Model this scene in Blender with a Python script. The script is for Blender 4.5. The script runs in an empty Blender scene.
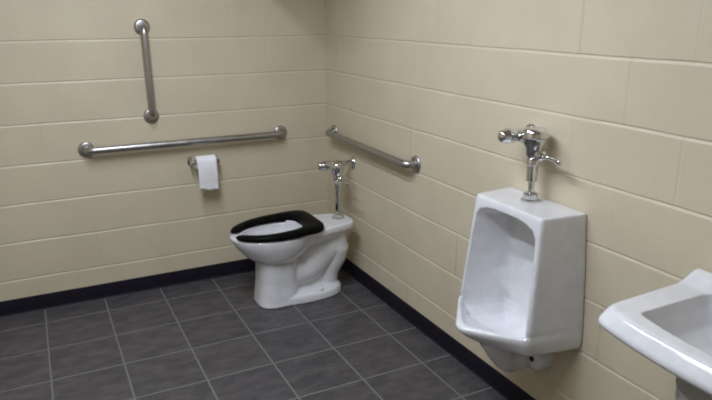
import bpy, bmesh, math, random
from mathutils import Vector, Matrix, noise
random.seed(4)
S = bpy.context.scene
COL = S.collection
PI = math.pi

# ------------------------------------------------------------------ materials
class NT:
    def __init__(self, name):
        self.m = bpy.data.materials.new(name); self.m.use_nodes = True
        self.t = self.m.node_tree; self.b = self.t.nodes['Principled BSDF']
        self._co = None
    def n(self, typ, **kw):
        x = self.t.nodes.new(typ)
        for k, v in kw.items(): setattr(x, k, v)
        return x
    def put(self, sock, v):
        if hasattr(v, 'is_output'): self.t.links.new(v, sock)
        else: sock.default_value = v
    def math(self, op, a, b=0.0, c=None, clamp=False):
        x = self.n('ShaderNodeMath', operation=op, use_clamp=clamp)
        self.put(x.inputs[0], a); self.put(x.inputs[1], b)
        if c is not None: self.put(x.inputs[2], c)
        return x.outputs[0]
    def co(self):
        if self._co is None: self._co = self.n('ShaderNodeTexCoord').outputs['Object']
        return self._co
    def xyz(self):
        s = self.n('ShaderNodeSeparateXYZ'); self.put(s.inputs[0], self.co()); return s.outputs
    def noise(self, scale, detail=3, rough=.55, vec=None):
        x = self.n('ShaderNodeTexNoise'); self.put(x.inputs['Vector'], vec if vec is not None else self.co())
        x.inputs['Scale'].default_value = scale; x.inputs['Detail'].default_value = detail
        x.inputs['Roughness'].default_value = rough
        return x.outputs['Fac']
    def smooth(self, v, a, b, lo=0.0, hi=1.0):
        x = self.n('ShaderNodeMapRange', interpolation_type='SMOOTHSTEP')
        self.put(x.inputs[0], v)
        for i, k in zip((1, 2, 3, 4), (a, b, lo, hi)): x.inputs[i].default_value = k
        return x.outputs[0]
    def mix(self, f, a, b):
        x = self.n('ShaderNodeMix', data_type='RGBA')
        self.put(x.inputs[0], f); self.put(x.inputs[6], a); self.put(x.inputs[7], b)
        return x.outputs[2]
    def bump(self, h, strength=1.0, dist=.001, normal=None):
        x = self.n('ShaderNodeBump'); self.put(x.inputs['Height'], h)
        x.inputs['Strength'].default_value = strength; x.inputs['Distance'].default_value = dist
        if normal is not None: self.put(x.inputs['Normal'], normal)
        return x.outputs[0]
    def set(self, **kw):
        for k, v in kw.items(): self.put(self.b.inputs[k.replace('_', ' ')], v)
        return self

def rgb(r, g, b): return (r, g, b, 1)

COURSE, Z0 = 0.2032, -0.011
CREAM = rgb(.61, .537, .393)
def block_paint(name, axis, off, length, JD=.85):
    """painted concrete block: bumpy paint, filled vertical joints in running bond"""
    t = NT(name); x, y, z = t.xyz(); c = (x, y)[axis]
    row = t.math('FLOOR', t.math('DIVIDE', t.math('SUBTRACT', z, Z0), COURSE))
    odd = t.math('MODULO', row, 2.0)
    u = t.math('ADD', t.math('DIVIDE', t.math('SUBTRACT', c, off), length), t.math('MULTIPLY', odd, .5))
    fr = t.math('ABSOLUTE', t.math('SUBTRACT', t.math('FRACT', t.math('ADD', u, 20.5)), .5))
    d = t.math('MULTIPLY', fr, length)
    wob = t.math('MULTIPLY', t.math('SUBTRACT', t.noise(14, 2), .5), .006)
    joint = t.smooth(t.math('ADD', d, wob), .0015, .006, 1.0, 0.0)
    # each joint is filled to its own depth
    key = t.n('ShaderNodeCombineXYZ'); t.put(key.inputs[0], t.math('FLOOR', t.math('ADD', u, .5))); t.put(key.inputs[1], row)
    wn = t.n('ShaderNodeTexWhiteNoise', noise_dimensions='2D'); t.put(wn.inputs['Vector'], key.outputs[0])
    depth = t.math('ADD', t.math('MULTIPLY', t.math('POWER', wn.outputs['Value'], 2.0), JD), .08)
    h1 = t.bump(t.math('MULTIPLY', t.math('MULTIPLY', joint, depth), -1.0), 1.0, .0035)
    h2 = t.bump(t.noise(190, 4, .65), .55, .0012, h1)
    h3 = t.bump(t.noise(30, 3, .6), .5, .0025, h2)
    tone = t.noise(3.2, 3)
    colr = t.mix(t.smooth(tone, .35, .68), rgb(.58, .508, .373), CREAM)
    t.set(Base_Color=colr, Roughness=t.smooth(t.noise(9, 2), .3, .7, .36, .5), Normal=h3)
    t.b.inputs['Specular IOR Level'].default_value = .5
    return t.m

def tile_floor():
    t = NT('slate_tile'); x, y, z = t.xyz(); s = .3048
    def dist(v, off):
        u = t.math('ADD', t.math('DIVIDE', t.math('SUBTRACT', v, off), s), 40.5)
        return t.math('MULTIPLY', t.math('ABSOLUTE', t.math('SUBTRACT', t.math('FRACT', u), .5)), s), t.math('FLOOR', t.math('ADD', u, -.5 + .5))
    dx, ix = dist(x, -1.6898 ); dy, iy = dist(y, -.1804)
    d = t.math('MINIMUM', dx, dy)
    d = t.math('ADD', d, t.math('MULTIPLY', t.math('SUBTRACT', t.noise(60, 2), .5), .002))
    grout = t.smooth(d, .0025, .0052, 1.0, 0.0)
    key = t.n('ShaderNodeCombineXYZ')
    t.put(key.inputs[0], t.math('FLOOR', t.math('DIVIDE', t.math('SUBTRACT', x, -1.6898), s)))
    t.put(key.inputs[1], t.math('FLOOR', t.math('DIVIDE', t.math('SUBTRACT', y, -.1804), s)))
    wn = t.n('ShaderNodeTexWhiteNoise', noise_dimensions='2D'); t.put(wn.inputs['Vector'], key.outputs[0])
    off = t.n('ShaderNodeVectorMath', operation='ADD'); t.put(off.inputs[0], t.co())
    sc = t.n('ShaderNodeVectorMath', operation='SCALE'); t.put(sc.inputs[0], wn.outputs['Color']); sc.inputs['Scale'].default_value = 7
    t.put(off.inputs[1], sc.outputs[0])
    st = t.n('ShaderNodeMapping'); t.put(st.inputs[0], off.outputs[0])
    st.inputs['Rotation'].default_value = (0, 0, .6); st.inputs['Scale'].default_value = (1, 2.2, 1)
    cloud = t.noise(9, 6, .68, st.outputs[0])
    c = t.mix(t.smooth(cloud, .36, .68), TILE_A, TILE_B)
    c = t.mix(t.math('MULTIPLY', wn.outputs['Value'], .25), c, TILE_C)
    c = t.mix(grout, c, GROUT)
    h = t.bump(t.math('MULTIPLY', grout, -1.0), .8, .0015)
    h = t.bump(cloud, .5, .004, h)
    t.set(Base_Color=c, Normal=h, Roughness=t.math('ADD', t.smooth(cloud, .3, .7, .5, .36), t.math('MULTIPLY', grout, .3)))
    return t.m
TILE_A, TILE_B, TILE_C, GROUT = rgb(.049, .045, .048), rgb(.088, .080, .082), rgb(.062, .057, .064), rgb(.165, .155, .148)

def simple(name, col, rough, metal=0., coat=0., spec=.5, bump=None):
    t = NT(name)
    nz = t.noise(18, 3)
    c2 = rgb(*[k * .93 for k in col[:3]])
    t.set(Base_Color=t.mix(t.smooth(nz, .35, .65), c2, col),
          Roughness=t.smooth(nz, .3, .7, rough * .9, rough * 1.1), Metallic=metal)
    t.b.inputs['Coat Weight'].default_value = coat; t.b.inputs['Coat Roughness'].default_value = .05
    t.b.inputs['Specular IOR Level'].default_value = spec
    if bump: t.set(Normal=t.bump(t.noise(bump[0], 3), bump[1], .001))
    return t.m

M = dict(
    wall_back=block_paint('painted_block_back', 0, -1.592, .4064, .22),
    wall_right=block_paint('painted_block_right', 1, -.7734 - .2074, .4147),
    wall_side=block_paint('painted_block_side', 1, -.2, .4064),
    floor=tile_floor(),
    ceiling=simple('ceiling_paint', rgb(.74, .73, .68), .8, bump=(120, .4)),
    base=simple('navy_vinyl', rgb(.008, .006, .013), .5, spec=.3),
    china=simple('vitreous_china', rgb(.74, .74, .76), .12, coat=.5),
    seat=simple('black_plastic', rgb(.004, .0036, .0036), .4, spec=.05),
    chrome=simple('chrome', rgb(.72, .72, .74), .09, metal=1.),
    steel=simple('brushed_stainless', rgb(.44, .425, .41), .36, metal=1.),
    paper=simple('tissue_paper', rgb(.86, .86, .87), .9, bump=(200, .4)),
    card=simple('cardboard', rgb(.42, .32, .22), .9),
    dark=simple('dark_hole', rgb(.02, .02, .02), .6),
    white_metal=simple('white_enamel', rgb(.8, .8, .78), .4),
)
dt = NT('lamp_diffuser'); dt.set(Base_Color=rgb(.9, .9, .88))
dt.b.inputs['Emission Color'].default_value = rgb(1., .95, .84); dt.b.inputs['Emission Strength'].default_value = 1.0
M['diffuser'] = dt.m

# ------------------------------------------------------------------ helpers
def mesh_obj(name, bm, m, parent=None, smooth=40):
    bmesh.ops.recalc_face_normals(bm, faces=bm.faces[:])
    me = bpy.data.meshes.new(name); bm.to_mesh(me); bm.free()
    o = bpy.data.objects.new(name, me); COL.objects.link(o)
    if m: me.materials.append(M[m] if isinstance(m, str) else m)
    if smooth:
        for p in me.polygons: p.use_smooth = True
        me.set_sharp_from_angle(angle=math.radians(smooth))
    if parent: o.parent = parent
    return o
def thing(name, label, cat, loc, group=None):
    o = bpy.data.objects.new(name, None); COL.objects.link(o); o.location = loc
    o.empty_display_size = .05
    o['label'] = label; o['category'] = cat
    if group: o['group'] = group
    return o
def struct(o): o['kind'] = 'structure'; return o

def loft(bm, rings, caps=True, closed=True):
    vs = [[bm.verts.new(p) for p in r] for r in rings]
    n = len(rings[0])
    for a, b in zip(vs, vs[1:]):
        for i in range(n if closed else n - 1):
            j = (i + 1) % n
            bm.faces.new((a[i], a[j], b[j], b[i]))
    if caps:
        bm.faces.new(list(reversed(vs[0]))); bm.faces.new(vs[-1])
    return vs
def box(bm, lo, hi, bevel=0.):
    r = bmesh.ops.create_cube(bm, size=1.0)
    for v in r['verts']:
        v.co = Vector([lo[i] + (v.co[i] + .5) * (hi[i] - lo[i]) for i in range(3)])
    if bevel:
        es = list({e for v in r['verts'] for e in v.link_edges})
        bmesh.ops.bevel(bm, geom=es, offset=bevel, segments=3, affect='EDGES', profile=.5)
def frame(d):
    d = d.normalized(); a = Vector((0, 0, 1)) if abs(d.z) < .9 else Vector((1, 0, 0))
    u = d.cross(a).normalized(); return u, d.cross(u).normalized()
def tube(bm, path, rad, n=20, caps=True):
    path = [Vector(p) for p in path]; rings = []
    u = None
    for i, p in enumerate(path):
        d = (path[min(i + 1, len(path) - 1)] - path[max(i - 1, 0)]).normalized()
        if u is None: u, v = frame(d)
        else:
            u = (u - d * u.dot(d)).normalized(); v = d.cross(u)
        r = rad[i] if isinstance(rad, (list, tuple)) else rad
        rings.append([p + (u * math.cos(2 * PI * k / n) + v * math.sin(2 * PI * k / n)) * r for k in range(n)])
    loft(bm, rings, caps)
def lathe(bm, prof, org=(0, 0, 0), axis=(0, 0, 1), n=32):
    """prof: list of (distance along axis, radius)"""
    org = Vector(org); d = Vector(axis).normalized(); u, v = frame(d)
    rings = [[org + d * h + (u * math.cos(2 * PI * k / n) + v * math.sin(2 * PI * k / n)) * max(r, .0004) for k in range(n)] for h, r in prof]
    loft(bm, rings)
def arc_path(pts, r, seg=8):
    """polyline with rounded corners"""
    pts = [Vector(p) for p in pts]; out = [pts[0]]
    for a, b, c in zip(pts, pts[1:], pts[2:]):
        d1 = (a - b).normalized(); d2 = (c - b).normalized()
        p1, p2 = b + d1 * r, b + d2 * r
        for k in range(seg + 1):
            t = k / seg
            out.append(p1 * (1 - t) ** 2 + b * 2 * t * (1 - t) + p2 * t ** 2)
    return out + [pts[-1]]
def resample(poly, n):
    """closed polygon of (x, y) -> n points evenly spaced along it"""
    P = [Vector(p).to_2d() for p in poly]; L = [0]
    for a, b in zip(P, P[1:] + P[:1]): L.append(L[-1] + (b - a).length)
    out = []
    for k in range(n):
        s = L[-1] * k / n; i = 0
        while L[i + 1] < s: i += 1
        f = (s - L[i]) / max(L[i + 1] - L[i], 1e-9)
        out.append(P[i].lerp(P[(i + 1) % len(P)], f))
    return out
def rounded(poly, r, seg=5):
    P = [Vector(p).to_2d() for p in poly]; out = []
    n = len(P)
    for i in range(n):
        a, b, c = P[i - 1], P[i], P[(i + 1) % n]
        rr = r[i] if isinstance(r, (list, tuple)) else r
        rr = min(rr, (a - b).length * .49, (c - b).length * .49)
        p1, p2 = b + (a - b).normalized() * rr, b + (c - b).normalized() * rr
        for k in range(seg + 1):
            t = k / seg
            out.append(p1 * (1 - t) ** 2 + b * 2 * t * (1 - t) + p2 * t ** 2)
    return out
def ring(poly, z, n=72):
    return [Vector((p.x, p.y, z)) for p in resample(poly, n)]
def egg(xc, af, ab, b, z, y0=0., n=72, p=2.0, pb=2.0):
    """plan oval: af reach to -x (front), ab reach to +x (back), b half width"""
    out = []
    for k in range(n):
        t = 2 * PI * k / n; c, s = math.cos(t), math.sin(t)
        e = 2 / (p if c < 0 else pb)
        X = (abs(c) ** e) * (ab if c > 0 else -af)
        out.append(Vector((xc + X, y0 + b * math.copysign(abs(s) ** e, s), z)))
    return out
def evaluated(o):
    dg = bpy.context.evaluated_depsgraph_get(); dg.update()
    me = bpy.data.meshes.new_from_object(o.evaluated_get(dg), depsgraph=dg)
    old = o.data; o.modifiers.clear(); o.data = me; bpy.data.meshes.remove(old)
def fuse(name, solid, cut, m, parent, voxel=.004, smooth=6, presmooth=3):
    """one ceramic casting: overlapping solids melted together, hollows cut, edges rounded"""
    o = mesh_obj(name, solid, m, parent, smooth=0)
    md = o.modifiers.new('r', 'REMESH'); md.mode = 'VOXEL'; md.voxel_size = voxel
    if presmooth:
        sm = o.modifiers.new('s', 'SMOOTH'); sm.iterations = presmooth; sm.factor = .5
    evaluated(o)
    if cut:
        c = mesh_obj('cut', cut, None, parent, smooth=0)
        md = o.modifiers.new('b', 'BOOLEAN'); md.operation = 'DIFFERENCE'; md.object = c; md.solver = 'EXACT'
        r = o.modifiers.new('r', 'REMESH'); r.mode = 'VOXEL'; r.voxel_size = voxel
        sm = o.modifiers.new('s', 'SMOOTH'); sm.iterations = smooth; sm.factor = .5
        evaluated(o)
        me = c.data; bpy.data.objects.remove(c); bpy.data.meshes.remove(me)
    for p in o.data.polygons: p.use_smooth = True
    if not o.data.materials: o.data.materials.append(M[m])
    return o

# ------------------------------------------------------------------ the room
XL, YF, H = -2.75, -4.3, 2.44
def block_wall(name, m, horiz, a, b):
    """horiz(s, depth, z) -> point; wall with tooled bed joints, depth > 0 goes into the wall"""
    bm = bmesh.new()
    zs = [(0., 0.)]
    k = 0
    while True:
        z = k * COURSE + Z0
        if z > H - .02: break
        if z > .02:
            zs += [(z - .0085, 0.), (z - .0015, 1.), (z + .0015, 1.), (z + .0042, 0.)]
        k += 1
    zs.append((H, 0.))
    n = int(abs(b - a) / .04)
    cols = []
    for i in range(n + 1):
        s = a + (b - a) * i / n
        colv = []
        for j, (z, d) in enumerate(zs):
            q = noise.noise((s * 3.1, z * 7.7, 3.3 + a)); q2 = noise.noise((s * 9.0, z * 5.1, 8.1 + a))
            dz = (.0028 * q + .0012 * q2) if 0 < j < len(zs) - 1 else 0
            colv.append(bm.verts.new(horiz(s, d * (.0031 + .0014 * q2), z + dz)))
        cols.append(colv)
    for c0, c1 in zip(cols, cols[1:]):
        for j in range(len(zs) - 1):
            bm.faces.new((c0[j], c1[j], c1[j + 1], c0[j + 1]))
    # the body of the wall behind its face
    def q(*p): bm.faces.new([bm.verts.new(horiz(*x)) for x in p])
    T = .1
    q((a, T, 0), (b, T, 0), (b, T, H), (a, T, H)); q((a, 0.006, 0), (a, T, 0), (a, T, H), (a, .006, H))
    q((b, .006, 0), (b, T, 0), (b, T, H), (b, .006, H)); q((a, .006, 0), (b, .006, 0), (b, T, 0), (a, T, 0)); q((a, .006, H), (b, .006, H), (b, T, H), (a, T, H))
    me = bpy.data.meshes.new(name); bm.to_mesh(me); bm.free()
    o = bpy.data.objects.new(name, me); COL.objects.link(o); me.materials.append(M[m])
    return struct(o)
block_wall('wall_back', 'wall_back', lambda s, d, z: (s, d, z), XL, .012)
block_wall('wall_right', 'wall_right', lambda s, d, z: (d, s, z), .012, YF)
block_wall('wall_left', 'wall_side', lambda s, d, z: (XL - d, s, z), YF, 0)
block_wall('wall_front', 'wall_side', lambda s, d, z: (s, YF - d, z), 0, XL)
bm = bmesh.new(); box(bm, (XL - .1, YF - .1, -.1), (.1, .1, 0)); struct(mesh_obj('floor', bm, 'floor', smooth=0))
bm = bmesh.new(); box(bm, (XL - .1, YF - .1, H), (.1, .1, H + .1)); struct(mesh_obj('ceiling', bm, 'ceiling', smooth=0))

def cove(name, horiz, a, b):
    prof = [(0.0, .088), (.0035, .0865), (.0045, .083), (.0045, .03), (.005, .014), (.0065, .005), (.009, .0015), (.010, 0), (0, 0)]
    bm = bmesh.new()
    loft(bm, [[horiz(s, d, z) for d, z in prof] for s in (a, b)])
    return struct(mesh_obj(name, bm, 'base', smooth=50))
cove('baseboard_back', lambda s, d, z: (s, -d, z), XL, 0)
cove('baseboard_right', lambda s, d, z: (-d, s, z), 0, YF)
cove('baseboard_left', lambda s, d, z: (XL + d, s, z), YF, 0)
cove('baseboard_front', lambda s, d, z: (s, YF + d, z), 0, XL)

# unseen box added in the ceiling corner to cast the diagonal shadow below
CASTER_LO = (-.795, -.82, 2.02)
bm = bmesh.new(); box(bm, CASTER_LO, (0, 0, H)); struct(mesh_obj('shadow_caster', bm, 'wall_side', smooth=0))

# ------------------------------------------------------------------ ceiling strip lamps (above the picture)
def lamp(label, x, y, power, LL=1.2, LW=.12):
    t = thing('ceiling_light', label, 'ceiling light', (x, y, H - .07), 'ceiling strip lamps')
    bm = bmesh.new(); box(bm, (-LW / 2 - .02, -LL / 2 - .02, .03), (LW / 2 + .02, LL / 2 + .02, .07), .005); mesh_obj('housing', bm, 'white_metal', t)
    bm = bmesh.new(); box(bm, (-LW / 2, -LL / 2, .0), (LW / 2, LL / 2, .03), .008); mesh_obj('diffuser', bm, 'diffuser', t)
    l = bpy.data.lights.new('lamp_light', 'AREA'); l.shape = 'RECTANGLE'; l.size = LW; l.size_y = LL; l.energy = power; l.color = (.80, .87, 1.)
    o = bpy.data.objects.new('lamp_light', l); COL.objects.link(o); o.location = (0, 0, -.008); o.parent = t
lamp('slim white ceiling strip lamp nearer the toilet', -1.19, -1.5, 23, 1.2, .06)
lamp('slim white ceiling strip lamp nearer the sink', -1.6, -2.2, 25.5)

# ------------------------------------------------------------------ grab bars
STAND = .055
def grab_bar(label, p0, p1, nrm, r=.019):
    """p0, p1: flange centres on the wall; nrm: out of the wall"""
    p0, p1, nrm = Vector(p0), Vector(p1), Vector(nrm)
    t = thing('grab_rail', label, 'grab bar', p0, 'stainless grab bars around the toilet')
    a, b = Vector((0, 0, 0)), p1 - p0
    bm = bmesh.new()
    tube(bm, arc_path([a + nrm * .002, a + nrm * STAND, b + nrm * STAND, b + nrm * .002], .042, 10), r, 24)
    mesh_obj('bar', bm, 'steel', t)
    for e in (a, b):
        bm = bmesh.new()
        lathe(bm, [(0, .041), (.004, .041), (.009, .038), (.012, .031), (.013, .021), (.013, .010)], e, nrm)
        mesh_obj('flange', bm, 'steel', t)
    return t
grab_bar('long horizontal steel grab bar on the back wall above the toilet paper', (-1.385, 0, .853), (-.305, 0, .853), (0, -1, 0))
grab_bar('short vertical steel grab bar on the back wall', (-1.046, 0, 1.471), (-1.040, 0, 1.005), (0, -1, 0))
grab_bar('steel grab bar on the right wall behind the toilet, above its flush valve', (0, -.118, .851), (0, -1.045, .843), (-1, 0, 0))

# ------------------------------------------------------------------ toilet paper
TP = Vector((-.78, -.070, .737))
t = thing('toilet_paper_holder', 'small chrome toilet paper holder under the long grab bar', 'toilet paper holder', (TP.x, 0, TP.z))
for s in (-1, 1):
    bm = bmesh.new()
    box(bm, (s * .073 - .014, -.006, -.024), (s * .073 + .014, 0, .024), .003)
    box(bm, (s * .073 - .007, -.088, -.013), (s * .073 + .007, -.004, .013), .005)
    mesh_obj('post', bm, 'chrome', t)
bm = bmesh.new(); tube(bm, [(-.068, -.070, 0), (.068, -.070, 0)], .0085, 16); mesh_obj('roller', bm, 'chrome', t)
t = thing('toilet_paper_roll', 'white toilet paper roll with a sheet hanging down', 'toilet paper', (TP.x, TP.y, TP.z))
W2, RR = .055, .036
bm = bmesh.new()
n = 40
ringsx = []
for x, r in ((-W2, .019), (-W2, RR - .002), (-W2 + .002, RR), (W2 - .002, RR), (W2, RR - .002), (W2, .019)):
    ringsx.append([Vector((x, r * math.cos(2 * PI * k / n), r * math.sin(2 * PI * k / n))) for k in range(n)])
loft(bm, ringsx + [ringsx[0]], caps=False)
mesh_obj('roll', bm, 'paper', t)
bm = bmesh.new()
loft(bm, [[Vector((x, r * math.cos(2 * PI * k / n), r * math.sin(2 * PI * k / n))) for k in range(n)] for x, r in ((-W2, .0185), (W2, .0185), (W2, .0165), (-W2, .0165), (-W2, .0185))], caps=False)
mesh_obj('core', bm, 'card', t)
# the hanging sheet comes over the front of the roll and drops straight down, its end torn askew
bm = bmesh.new()
prof = []
for k in range(9):
    a = PI / 2 + (PI / 2) * k / 8
    prof.append((math.cos(a) * (RR + .0015), math.sin(a) * (RR + .0015)))
for k in range(1, 15): prof.append((-(RR + .0015) - .004 * math.sin(k * .35), -k * .0106))
grid = []
for i, (yy, zz) in enumerate(prof):
    row = []
    for j in range(13):
        f = j / 12; x = (f - .5) * 2 * (W2 - .001)
        drop = max(0, (i - 8) / 14) 
        row.append(Vector((x + .004 * drop, yy - .003 * drop * math.sin(f * 6), zz - .016 * f * drop + .004 * drop * math.sin(f * 9))))
    grid.append(row)
loft(bm, grid, caps=False, closed=False)
o = mesh_obj('hanging_sheet', bm, 'paper', t)
md = o.modifiers.new('thick', 'SOLIDIFY'); md.thickness = .0012

# ------------------------------------------------------------------ flush valves
def flush_valve(label, loc, Hs, Dw, r_tube, low, off=.094):
    """loc: top of the china; Hs: height of the supply; Dw: distance to the wall; low: bottom of the wide breaker tube"""
    t = thing('flush_valve', label, 'flush valve', loc, 'chrome flush valves')
    bm = bmesh.new()
    lathe(bm, [(.0, .034), (.006, .034), (.010, .026), (.026, .026), (.030, .022), (.034, r_tube)])
    for k in range(6):
        pass
    mesh_obj('spud_nut', bm, 'chrome', t)
    zb = Hs - .062
    bm = bmesh.new()
    lathe(bm, [(.030, r_tube), (low, r_tube), (low + .004, max(r_tube + .0045, .0185)), (zb - .030, max(r_tube + .0055, .0195)), (zb - .026, .024), (zb - .004, .024), (zb, .021)])
    mesh_obj('breaker_tube', bm, 'chrome', t)
    bm = bmesh.new()
    lathe(bm, [(zb - .003, .021), (zb + .008, .027), (zb + .020, .028), (zb + .034, .031), (zb + .048, .040), (zb + .066, .042), (zb + .070, .039)])
    b = mesh_obj('valve_body', bm, 'chrome', t)
    bm = bmesh.new()
    lathe(bm, [(zb + .069, .043), (zb + .071, .045), (zb + .088, .045), (zb + .096, .041), (zb + .102, .031), (zb + .105, .016), (zb + .106, 0)])
    mesh_obj('cap', bm, 'chrome', t)
    # handle to the -y side, drooping
    zh = zb + .014
    bm = bmesh.new()
    d = Vector((0, -1, -.10))
    lathe(bm, [(.020, .017), (.034, .019), (.046, .019), (.050, .013), (.056, .010)], (0, 0, zh), d)
    h = mesh_obj('handle', bm, 'chrome', t)
    bm = bmesh.new()
    d2 = Vector((.06, -1, -.12))
    lathe(bm, [(.050, .0075), (.075, .0065), (.105, .0085), (.118, .0105), (.126, .0095), (.130, .004)], (0, .002, zh + .003), d2)
    mesh_obj('lever', bm, 'chrome', h)
    # tailpiece to the angle stop on the +y side
    bm = bmesh.new()
    lathe(bm, [(.028, .0155), (.050, .0155), (.052, .022), (.070, .022), (.073, .016), (off, .016)], (0, 0, Hs), (0, 1, 0))
    mesh_obj('tailpiece', bm, 'chrome', t)
    bm = bmesh.new()
    lathe(bm, [(-.034, .017), (-.030, .021), (.020, .024), (.024, .028), (.046, .028), (.050, .025), (.066, .022), (.074, .017), (.078, .008), (.079, 0)], (0, off, Hs), (-1, 0, 0))
    mesh_obj('control_stop', bm, 'chrome', t)
    bm = bmesh.new()
    tube(bm, [(.030, off, Hs), (Dw, off, Hs)], .0155, 20)
    mesh_obj('supply_pipe', bm, 'chrome', t)
    bm = bmesh.new()
    lathe(bm, [(0, .036), (.004, .036), (.012, .030), (.015, .018)], (Dw, off, Hs), (-1, 0, 0))
    mesh_obj('wall_flange', bm, 'chrome', t)
    return t

# ------------------------------------------------------------------ toilet
TX, TY = 0, -.455
t = thing('toilet', 'white floor toilet with black open-front seat in the back corner', 'toilet', (-.40, TY, 0))
OX = .40          # local x = world x + .40
def L(rings): return [[Vector((v.x + OX, v.y, v.z)) for v in r] for r in rings]
bm = bmesh.new()
# bowl
loft(bm, L([egg(-.52, .09, .09, .10, .245), egg(-.52, .140, .135, .132, .262), egg(-.52, .172, .165, .151, .287), egg(-.52, .197, .190, .164, .316), egg(-.52, .217, .210, .173, .340),
            egg(-.52, .234, .23, .179, .363), egg(-.52, .243, .245, .182, .384), egg(-.52, .247, .245, .183, .398), egg(-.52, .243, .24, .180, .405)]))
# front column
def col(z, f, b, w, p=3.2): return egg((f + b) / 2, abs(f - b) / 2, abs(f - b) / 2, w, z, p=p, pb=p)
loft(bm, L([col(0, -.646, -.402, .120), col(.03, -.642, -.408, .115), col(.12, -.631, -.418, .108), col(.22, -.626, -.420, .107), col(.33, -.626, -.41, .107)]))
# web and trapway
loft(bm, L([col(0.02, -.55, -.15, .055), col(.12, -.52, -.16, .05), col(.2, -.5, -.14, .06), col(.30, -.5, -.125, .07), col(.39, -.45, -.11, .085)]))
def ell_tube(path, rad):
    tube(bm, [(x + OX, 0, z) for x, z in path], rad, 28)
ell_tube([(-.47, .16), (-.42, .145), (-.36, .15), (-.30, .19), (-.245, .245), (-.205, .275), (-.175, .28)], [.085, .09, .09, .09, .09, .088, .075])
ell_tube([(-.20, .35), (-.178, .31), (-.168, .255), (-.185, .19), (-.215, .12), (-.225, .05), (-.225, .01)], [.06, .078, .085, .078, .066, .068, .074])
# foot
loft(bm, L([col(0, -.60, -.138, .128, 2.6), col(.038, -.60, -.142, .124, 2.6), col(.050, -.60, -.15, .114, 2.6), col(.068, -.58, -.18, .075, 2.6)]))
# rear deck
def deck(z, g, back):
    P = [(-.42, -.165 + g), (-.30, -.150 + g), (-.18, -.118 + g), (back - g, -.090 + g), (back - g, .090 - g), (-.18, .118 - g), (-.30, .150 - g), (-.42, .165 - g)]
    return ring(rounded(P, [.01, .05, .05, .07, .07, .05, .05, .01]), z)
loft(bm, L([deck(.320, .055, -.12), deck(.355, .030, -.10), deck(.375, .008, -.078), deck(.385, 0, -.068), deck(.414, 0, -.068), deck(.421, .005, -.068)]))
cut = bmesh.new()
loft(cut, L([egg(-.50, .03, .03, .03, .20), egg(-.50, .08, .08, .06, .215), egg(-.51, .125, .12, .085, .27), egg(-.52, .160, .14, .108, .33), egg(-.52, .182, .155, .124, .38),
             egg(-.52, .182, .155, .124, .46)]))
fuse('bowl', bm, cut, 'china', t, .0045, 4, 3)
# seat: open-front ring
def seat_pt(a, outer):
    c, s = math.cos(a), math.sin(a)     # a = PI is the front
    if outer:
        if c < 0: return (-.52 - .256 * abs(c) ** (2 / 1.88), .186 * math.copysign(abs(s) ** (2 / 1.88), s))
        e = 2 / 5.5; return (-.52 + .238 * abs(c) ** e, .186 * math.copysign(abs(s) ** e, s))
    if c < 0: return (-.52 + .196 * c, .124 * s)
    e = 2 / 2.5; return (-.52 + .152 * abs(c) ** e, .124 * math.copysign(abs(s) ** e, s))
bm = bmesh.new()
rings = []
g0 = .30
N = 72
for k in range(N + 1):
    a = -(PI - g0) + 2 * (PI - g0) * k / N
    ox, oy = seat_pt(a, True); ix, iy = seat_pt(a, False)
    if k in (0, N): pass
    prof = [(0.0, .421), (.0, .438), (.14, .446), (.5, .450), (.88, .447), (.97, .441), (1., .433), (.97, .424)]
    # ends of the two prongs taper round
    e = min(k, N - k); sh = (1, .55, .2, .05, 0)[e] if e < 5 else 0
    rr = []
    for f, z in prof:
        f2 = .5 + (f - .5) * (1 - .35 * sh)
        rr.append(Vector((ix + (ox - ix) * f2 + OX, iy + (oy - iy) * f2 - .006, .437 + (z - .437) * (1 - .4 * sh) - .009 + .053 * (ix + (ox - ix) * f2 + .52) * (.45 if z < .425 else 1) + .004 * (z > .425))))
    rings.append(rr)
loft(bm, rings)
st = mesh_obj('seat', bm, 'seat', t, 50)
st['label'] = 'black open-front seat'
for s in (-1, 1):
    bm = bmesh.new(); box(bm, (-.330 + OX, s * .07 - .022, .416), (-.288 + OX, s * .07 + .022, .446), .006)
    mesh_obj('hinge', bm, 'seat', t)
for s in (-1, 1):
    bm = bmesh.new(); lathe(bm, [(0, .016), (.006, .016), (.014, .012), (.018, .006), (.019, 0)], (-.30 + OX, s * .098, .052), n=24)
    mesh_obj('bolt_cap', bm, 'china', t)
flush_valve('chrome flush valve on the rear deck of the toilet', (-.142, TY, .4215), .288, .142, .0145, .17)

# ------------------------------------------------------------------ urinal
UY = -1.925
t = thing('urinal', 'white wall-hung urinal with a pointed front lip on the right wall', 'urinal', (0, UY, .24))
UZ = -.24
def hexa(z, fx, fw, bw, tip=0., r=.012):
    """plan outline: wall edge half width bw, front corners at (-fx, fw), lip point at -(fx + tip)"""
    P = [(.0, -bw), (-fx, -fw), (-fx - tip, -.02), (-fx - tip, .02), (-fx, fw), (0, bw)]
    return [Vector((p.x, p.y, z + UZ)) for p in resample(rounded(P, [.002, r, .02, .02, r, .002]), 96)]
bm = bmesh.new()
loft(bm, [hexa(.235, .12, .022, .03, .02), hexa(.26, .145, .034, .045, .03), hexa(.31, .165, .05, .06, .05), hexa(.36, .18, .085, .10, .068), hexa(.392, .192, .155, .195, .080), hexa(.410, .206, .190, .228, .095),
          hexa(.430, .214, .195, .233, .118), hexa(.454, .222, .199, .234, .138), hexa(.470, .223, .199, .233, .142), hexa(.480, .222, .198, .232, .130)])
loft(bm, [hexa(.44, .214, .195, .233), hexa(.50, .222, .197, .231), hexa(.66, .205, .189, .220), hexa(.885, .184, .177, .197), hexa(.897, .181, .175, .195)])
cut = bmesh.new()
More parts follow.
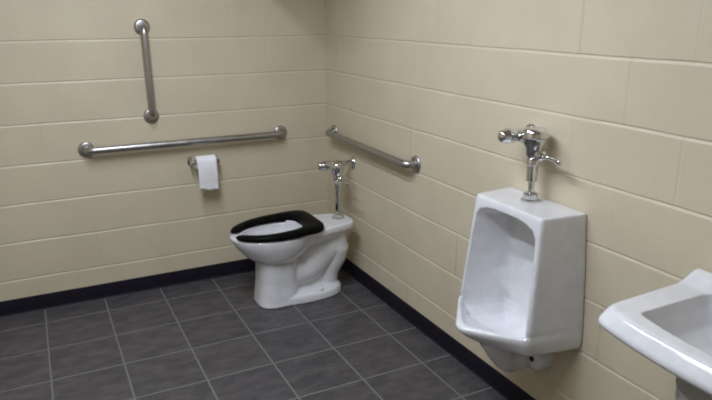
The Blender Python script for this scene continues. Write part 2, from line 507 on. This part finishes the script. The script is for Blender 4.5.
def cav(z, fx, bx, w, wb, tip=0.):
    P = [(-bx, -wb), (-fx, -w), (-fx - tip, -.018), (-fx - tip, .018), (-fx, w), (-bx, wb)]
    return [Vector((p.x, p.y, z + UZ)) for p in resample(rounded(P, [.014, .004, .02, .02, .004, .014]), 120)]
# hollow: shallow dished floor, back wall leaning up, arched head
loft(cut, [cav(.385, .15, .12, .05, .04), cav(.398, .185, .085, .10, .08), cav(.420, .215, .06, .140, .110), cav(.448, .210, .048, .172, .125, .106), cav(.470, .216, .045, .181, .128, .116), cav(.60, .36, .045, .222, .124), cav(.74, .36, .05, .217, .122),
           cav(.822, .36, .06, .212, .118), cav(.845, .36, .08, .200, .108), cav(.859, .36, .11, .165, .08), cav(.866, .36, .14, .09, .05)])
fuse('body', bm, cut, 'china', t, .004, 4, 2)
# trap outlet lug on the wall below the body
bm = bmesh.new()
lathe(bm, [(0, .044), (.05, .042), (.062, .036), (.068, .024), (.069, 0)], (0, -.062, .292 + UZ), (-1, 0, 0))
ol = mesh_obj('outlet', bm, 'china', t)
bm = bmesh.new(); lathe(bm, [(.0665, .010), (.072, .010), (.074, .008), (.0745, 0)], (0, -.066, .302 + UZ), (-1, 0, 0)); mesh_obj('bolt', bm, 'dark', ol)
flush_valve('chrome flush valve on top of the urinal', (-.070, UY + .008, .8975), .222, .070, .0105, .070)

# ------------------------------------------------------------------ pedestal sink
SY, SW = -2.845, .26
t = thing('sink', 'white pedestal sink on the right wall beside the urinal, cut off by the photo edge', 'sink', (-.203, SY, 0))
def basin(z, f, wf, wb, bow, back=0.0, r=.035):
    P = [(back, -wb), (-f, -wf)]
    for k in range(1, 8):
        a = -1 + 2 * k / 8
        P.append((-f - bow * (1 - a * a), a * wf))
    P += [(-f, wf), (back, wb)]
    rr = [.004, r] + [.01] * 7 + [r, .004]
    return [Vector((p.x + .2, p.y, z)) for p in resample(rounded(P, rr), 110)]
ZT = .828
bm = bmesh.new()
loft(bm, [basin(.60, .20, .09, .10, .03, -.02), basin(.66, .21, .11, .12, .03), basin(.70, .245, .16, .19, .035), basin(.73, .29, .205, .25, .038), basin(.755, .335, .255, .29, .038), basin(.768, .372, .288, .306, .038),
          basin(.776, .388, .304, .318, .037, 0, .05), basin(.786, .395, .310, .322, .036, 0, .05), basin(.797, .393, .309, .321, .036, 0, .048), basin(.820, .376, .299, .315, .035, 0, .045), basin(ZT, .368, .293, .311, .035, 0, .042)])
# raised ledge along the wall
Q = [(0, .78), (-.10, .78), (-.095, .825), (-.070, .830), (-.050, .838), (-.032, .848), (-.014, .855), (0, .857)]
loft(bm, [[Vector((x + .2, y, z)) for x, z in Q] for y in (-.310, .310)])
cut = bmesh.new()
def dish(z, f, b, w, bow):
    P = [(-b, -w)] + [(-f - bow * (1 - a * a), a * w) for a in (-1, -.66, -.33, 0, .33, .66, 1)] + [(-b, w)]
    return [Vector((p.x + .2, p.y, z)) for p in resample(rounded(P, [.04, .012] + [.01] * 5 + [.012, .04]), 110)]
loft(cut, [dish(.690, .19, .15, .04, .01), dish(.700, .215, .13, .085, .015), dish(.725, .26, .11, .145, .02), dish(.755, .295, .085, .190, .028), dish(.80, .322, .066, .216, .03), dish(.824, .331, .060, .222, .03), dish(.90, .334, .058, .224, .03)])
fuse('basin', bm, cut, 'china', t, .004, 3, 2)
bm = bmesh.new()
def ped(z, a, b): return [Vector((x.x + .2, x.y, z)) for x in egg(-.222, a, a * .8, b, z, p=2.4, pb=2.4)]
loft(bm, [ped(0, .13, .135), ped(.03, .128, .13), ped(.08, .105, .105), ped(.30, .095, .10), ped(.52, .112, .118), ped(.62, .128, .138), ped(.69, .132, .142)])
mesh_obj('pedestal', bm, 'china', t)
bm = bmesh.new(); lathe(bm, [(0, .030), (.003, .030), (.004, .022), (.002, .016), (.0022, 0)], (.03, 0, .6905)); mesh_obj('drain', bm, 'chrome', t)

# ------------------------------------------------------------------ camera, world, view
CAM = [-1.61344, -3.59674, 1.5467, 0.46761, -0.28588, -0.00216, 642.02129]
yaw, pitch, roll, f = CAM[3], CAM[4], CAM[5], CAM[6]
fw = Vector((math.sin(yaw) * math.cos(pitch), math.cos(yaw) * math.cos(pitch), math.sin(pitch)))
ri = Vector((math.cos(yaw), -math.sin(yaw), 0)); up = ri.cross(fw)
ri, up = ri * math.cos(roll) + up * math.sin(roll), up * math.cos(roll) - ri * math.sin(roll)
cam = bpy.data.cameras.new('camera'); co = bpy.data.objects.new('camera', cam); COL.objects.link(co)
mw = Matrix((ri, up, -fw)).transposed().to_4x4(); mw.translation = Vector(CAM[:3]); co.matrix_world = mw
cam.sensor_width = 36; cam.lens = 36 * f / 712; cam.clip_start = .02
S.camera = co
S.cycles.filter_width = 2.0
w = bpy.data.worlds.new('world'); S.world = w; w.use_nodes = True
w.node_tree.nodes['Background'].inputs[0].default_value = (.5, .5, .5, 1); w.node_tree.nodes['Background'].inputs[1].default_value = .02
S.view_settings.view_transform = 'Standard'; S.view_settings.look = 'None'
S.view_settings.exposure = 0.25; S.view_settings.gamma = 1.0; S.view_settings.use_curve_mapping = False
